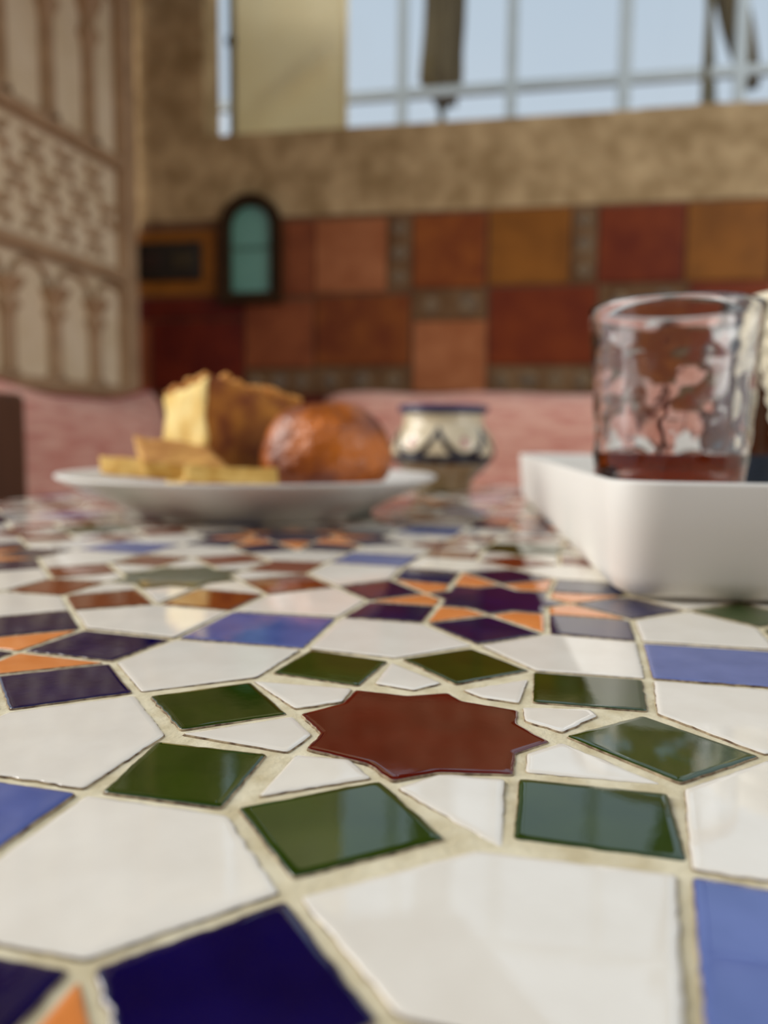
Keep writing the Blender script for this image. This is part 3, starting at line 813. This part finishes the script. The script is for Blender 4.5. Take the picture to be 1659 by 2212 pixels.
# left bench along the screen: local x along +y
yl0 = onx(62, 940, -.86)[1]; yl1 = onx(352, 880, -.93)[1]
Ml = Matrix.Translation((-.60, yl0 - .03, FZ)) @ Matrix.Rotation(math.pi / 2, 4, 'Z')
bl = bench('wooden_bench', Ml, yl1 - yl0 + .02, .44, 'low wooden bench along the carved cream screen')
bm = bmesh.new(); box(bm, -.14, 0, 0, .44, 0, .40); box(bm, -.14, -.02, .22, .30, .40, .86, bev=.01); from_bm('end_post', bm, WOOD, bl)
Mb = WM @ Matrix.Translation((.56, -.47, FZ))
bench('wooden_bench', Mb, 2.5, .44, 'long wooden bench along the tiled parapet wall')
sz = FZ + .40
pillow('seat_cushion', yl1 - yl0 - .02, .12, .42, Matrix.Translation((-.82, (yl0 + yl1) / 2, sz + .070)) @ Matrix.Rotation(math.pi / 2, 4, 'Z') @ Matrix.Rotation(math.pi / 2, 4, 'X'), 'flat pink seat cushion on the bench by the carved screen', None, piping=False)
zl = onx(150, 822, -.93)[2]
hL = zl - (sz + .145)
pillow('back_cushion', yl1 - yl0, .17, hL, Matrix.Translation((-.955, (yl0 + yl1) / 2, sz + .145 + hL / 2)) @ Matrix.Rotation(math.pi / 2, 4, 'Z') @ Matrix.Rotation(-.05, 4, 'X'), 'pink woven back cushion leaning on the carved cream screen', None, sag=.03)
for k in range(2):
    pillow('seat_cushion', 1.2, .12, .42, WM @ Matrix.Translation((1.17 + 1.24 * k, -.25, sz + .070)) @ Matrix.Rotation(math.pi / 2, 4, 'X'), ('flat pink seat cushion on the long bench nearer the carved screen', 'flat pink seat cushion on the long bench farther from the carved screen')[k], 'seat cushions of the long bench', piping=False)
sA = onwall(700, 900, -.14)[0]; sB = onwall(1420, 900, -.14)[0]; zz = onwall(1000, 848, -.14)[1]
hR = zz - (sz + .145)
pillow('back_cushion', sB - sA, .18, hR, WM @ Matrix.Translation(((sA + sB) / 2, -.125, sz + .145 + hR / 2)) @ Matrix.Rotation(.04, 4, 'X'), 'pink woven back cushion leaning on the tiled wall behind the ceramic pot', None, piping=False)
pillow('back_cushion', .75, .18, hR, WM @ Matrix.Translation((sB + .40, -.125, sz + .145 + hR / 2)) @ Matrix.Rotation(.04, 4, 'X'), 'pink woven back cushion leaning on the tiled wall behind the drinking glass', None, piping=False)

# ================================================================== BEYOND THE PARAPET
CANV = mat('cream_canvas', (240, 224, 182), (246, 232, 194), rough=0.9, scale=5)
GREYP = mat('pale_grey_paint', (188, 196, 196), (196, 204, 204), rough=0.5, scale=10)
OLIVE = mat('olive_pole', (88, 78, 50), (104, 92, 60), rough=0.5, scale=20)
# canvas screen standing behind the parapet
OFF = .16
s0, _ = onwall(507, 140, OFF); s1, _ = onwall(746, 140, OFF)
can = empty('canvas_screen', WM @ Vector((s0, OFF, SILL - .3))); can.rotation_euler = (0, 0, TH)
tag(can, 'flat cream canvas screen rising behind the parapet beside the stucco pier', 'screen')
Wd = s1 - s0; Hc = 1.3
bm = bmesh.new(); NX, NZ2 = 30, 60
G = [[None] * (NZ2 + 1) for _ in range(NX + 1)]
for i in range(NX + 1):
    for j in range(NZ2 + 1):
        x = Wd * i / NX; z = Hc * j / NZ2
        dd = (z - .36) - (x / Wd) * .20          # diagonal fold shaped in to stand for a soft shadow
        y = .030 * math.exp(-(dd / .035) ** 2) * min(1, x / Wd * 1.6) * min(1, 6 * (1 - x / Wd))
        G[i][j] = bm.verts.new((x, -y, z))
for i in range(NX):
    for j in range(NZ2): bm.faces.new((G[i][j], G[i + 1][j], G[i + 1][j + 1], G[i][j + 1]))
bmesh.ops.solidify(bm, geom=bm.faces[:], thickness=.004); fix(bm)
from_bm('canvas', bm, CANV, can, True)
bm = bmesh.new(); tube(bm, [(-.008, 0, -.3), (-.008, 0, Hc)], .008, 10); fix(bm); from_bm('post', bm, OLIVE, can, True)
bm = bmesh.new(); tube(bm, [(Wd + .003, 0, -.3), (Wd + .003, 0, Hc)], .004, 8); fix(bm); from_bm('post', bm, CANV, can, True)
zk = onwall(500, 92, OFF)[1] - (SILL - .3)
bm = bmesh.new(); bmesh.ops.create_uvsphere(bm, u_segments=12, v_segments=8, radius=.014); bmesh.ops.translate(bm, vec=(-.008, -.006, zk), verts=bm.verts); from_bm('clamp', bm, mat('dark_clamp', (46, 38, 26), rough=.5), can, True)
# pale windbreak frame
OFF = 1.0
wf = empty('windbreak', WM @ Vector((0, OFF, FZ))); wf.rotation_euler = (0, 0, TH)
tag(wf, 'pale grey framed glass windbreak behind the parapet', 'windbreak')
zr = onwall(1300, 175, OFF)[1] - FZ; bs = []
for px, wpx in ((630, 22), (870, 20), (1106, 24), (1350, 26), (1600, 20)):
    sc, _ = onwall(px, 120, OFF); wd = wpx * 2.75 / FPX; bs.append(sc)
    bm = bmesh.new(); box(bm, sc - wd / 2, sc + wd / 2, -.02, .02, 0, 2.6); from_bm('mullion', bm, GREYP, wf)
bs = [bs[0] - .4] + bs + [bs[-1] + .4, bs[-1] + .8]
for za, zb2 in ((zr - .015, zr + .015), (2.58, 2.62), (.04, .08)):
    bm = bmesh.new(); box(bm, bs[0], bs[-1], -.015, .015, za, zb2); from_bm('rail', bm, GREYP, wf)
PANE = bpy.data.materials.new('thin_pane'); PANE.use_nodes = True
n = PANE.node_tree.nodes; l = PANE.node_tree.links; n.remove(n['Principled BSDF'])
tr = n.new('ShaderNodeBsdfTransparent'); tr.inputs[0].default_value = (.94, .96, .96, 1); gl = n.new('ShaderNodeBsdfGlossy'); gl.inputs['Roughness'].default_value = .02
mx = n.new('ShaderNodeMixShader'); fz_ = n.new('ShaderNodeFresnel'); fz_.inputs[0].default_value = 1.3
l.new(fz_.outputs[0], mx.inputs[0]); l.new(tr.outputs[0], mx.inputs[1]); l.new(gl.outputs[0], mx.inputs[2]); l.new(mx.outputs[0], n['Material Output'].inputs[0])
for i in range(len(bs) - 1):
    for za, zb2 in ((.08, zr - .02), (zr + .02, 2.58)):
        bm = bmesh.new(); v = [bm.verts.new(p) for p in ((bs[i] + .014, 0, za), (bs[i + 1] - .014, 0, za), (bs[i + 1] - .014, 0, zb2), (bs[i] + .014, 0, zb2))]; bm.faces.new(v)
        from_bm('pane', bm, PANE, wf)
# folded parasols
PARA = mat('parasol_cloth', (84, 66, 36), (128, 108, 72), rough=0.9, scale=5, stretch=(6, 6, .6))
def parasol(path, widths, pole_top, pole_bot, label):
    """path: list of 3d centres from top to hem, widths: radii"""
    base = Vector(pole_bot); root = empty('folded_parasol', base); tag(root, label, 'parasol', 'folded parasols beyond the parapet')
    bm = bmesh.new(); n = 40; R = []
    m = len(path)
    for i in range(m):
        c = Vector(path[i]) - base; r = widths[i]; row = []
        for k in range(n):
            th = 2 * math.pi * k / n; f = .78 + .22 * math.cos(6 * th + i * .12) + .08 * noise.noise(Vector((math.cos(th) * 2, math.sin(th) * 2, i * .3)))
            hem = .05 * math.cos(6 * th) * (1 if i == m - 1 else 0) * widths[i] / .09
            row.append(bm.verts.new(c + Vector((r * f * math.cos(th), r * f * math.sin(th), hem))))
        R.append(row)
    for i in range(m - 1):
        for k in range(n): bm.faces.new((R[i][k], R[i][(k + 1) % n], R[i + 1][(k + 1) % n], R[i + 1][k]))
    bm.faces.new(R[0]); bm.faces.new(R[-1][::-1]); fix(bm); from_bm('canopy', bm, PARA, root, True)
    bm = bmesh.new(); tube(bm, [(0, 0, 0), Vector(pole_top) - base], .016, 10); fix(bm); from_bm('pole', bm, OLIVE, root, True)
    bm = bmesh.new(); lathe(bm, [(0, 0), (.22, 0), (.22, .05), (.03, .06), (.03, .2), (0, .2)], 24); fix(bm); from_bm('base_weight', bm, IRON, root, True)
def col(pts, Y):
    out = []
    for (px, py, hw_) in pts:
        p = ony(px, py, Y); t = np.dot(np.array(p) - CAM, _d); out.append((tuple(p), hw_ * t / FPX))
    return [o[0] for o in out], [o[1] for o in out]
Yp = 3.3
pa, wi = col([(958, -420, 16), (958, -330, 40), (960, -150, 45), (962, 0, 46), (960, 60, 48), (955, 120, 50), (953, 165, 52), (958, 190, 44), (964, 215, 30)], Yp)
pb = ony(966, 262, Yp)
parasol(pa, wi, (pa[0][0], pa[0][1], pa[0][2] + .1), (pb[0], pb[1], FZ), 'folded brown parasol hanging limp in front of the pale windbreak bars')
Yp = 3.6
pa, wi = col([(1520, -330, 20), (1545, -150, 34), (1580, 0, 34), (1594, 60, 34), (1606, 110, 30), (1616, 150, 24), (1624, 185, 17)], Yp)
parasol(pa, wi, pa[0], (ony(1640, 235, Yp)[0], Yp, FZ), 'folded brown parasol tilted aslant beside the thin olive pole')
pq = ony(1516, 225, 2.35)
bm = bmesh.new(); tube(bm, [(0, 0, 0), (.03, 0, 2.9)], .0115, 10); fix(bm)
lathe(bm, [(0, 0), (.10, 0), (.10, .02), (.02, .03), (.0, .03)], 20)
o = from_bm('canopy_pole', bm, OLIVE, smooth=True); pz = ony(1512, 60, 2.35)
o.location = (pq[0] - .012, 2.35, FZ); tag(o, 'thin olive metal pole rising behind the parapet', 'pole')
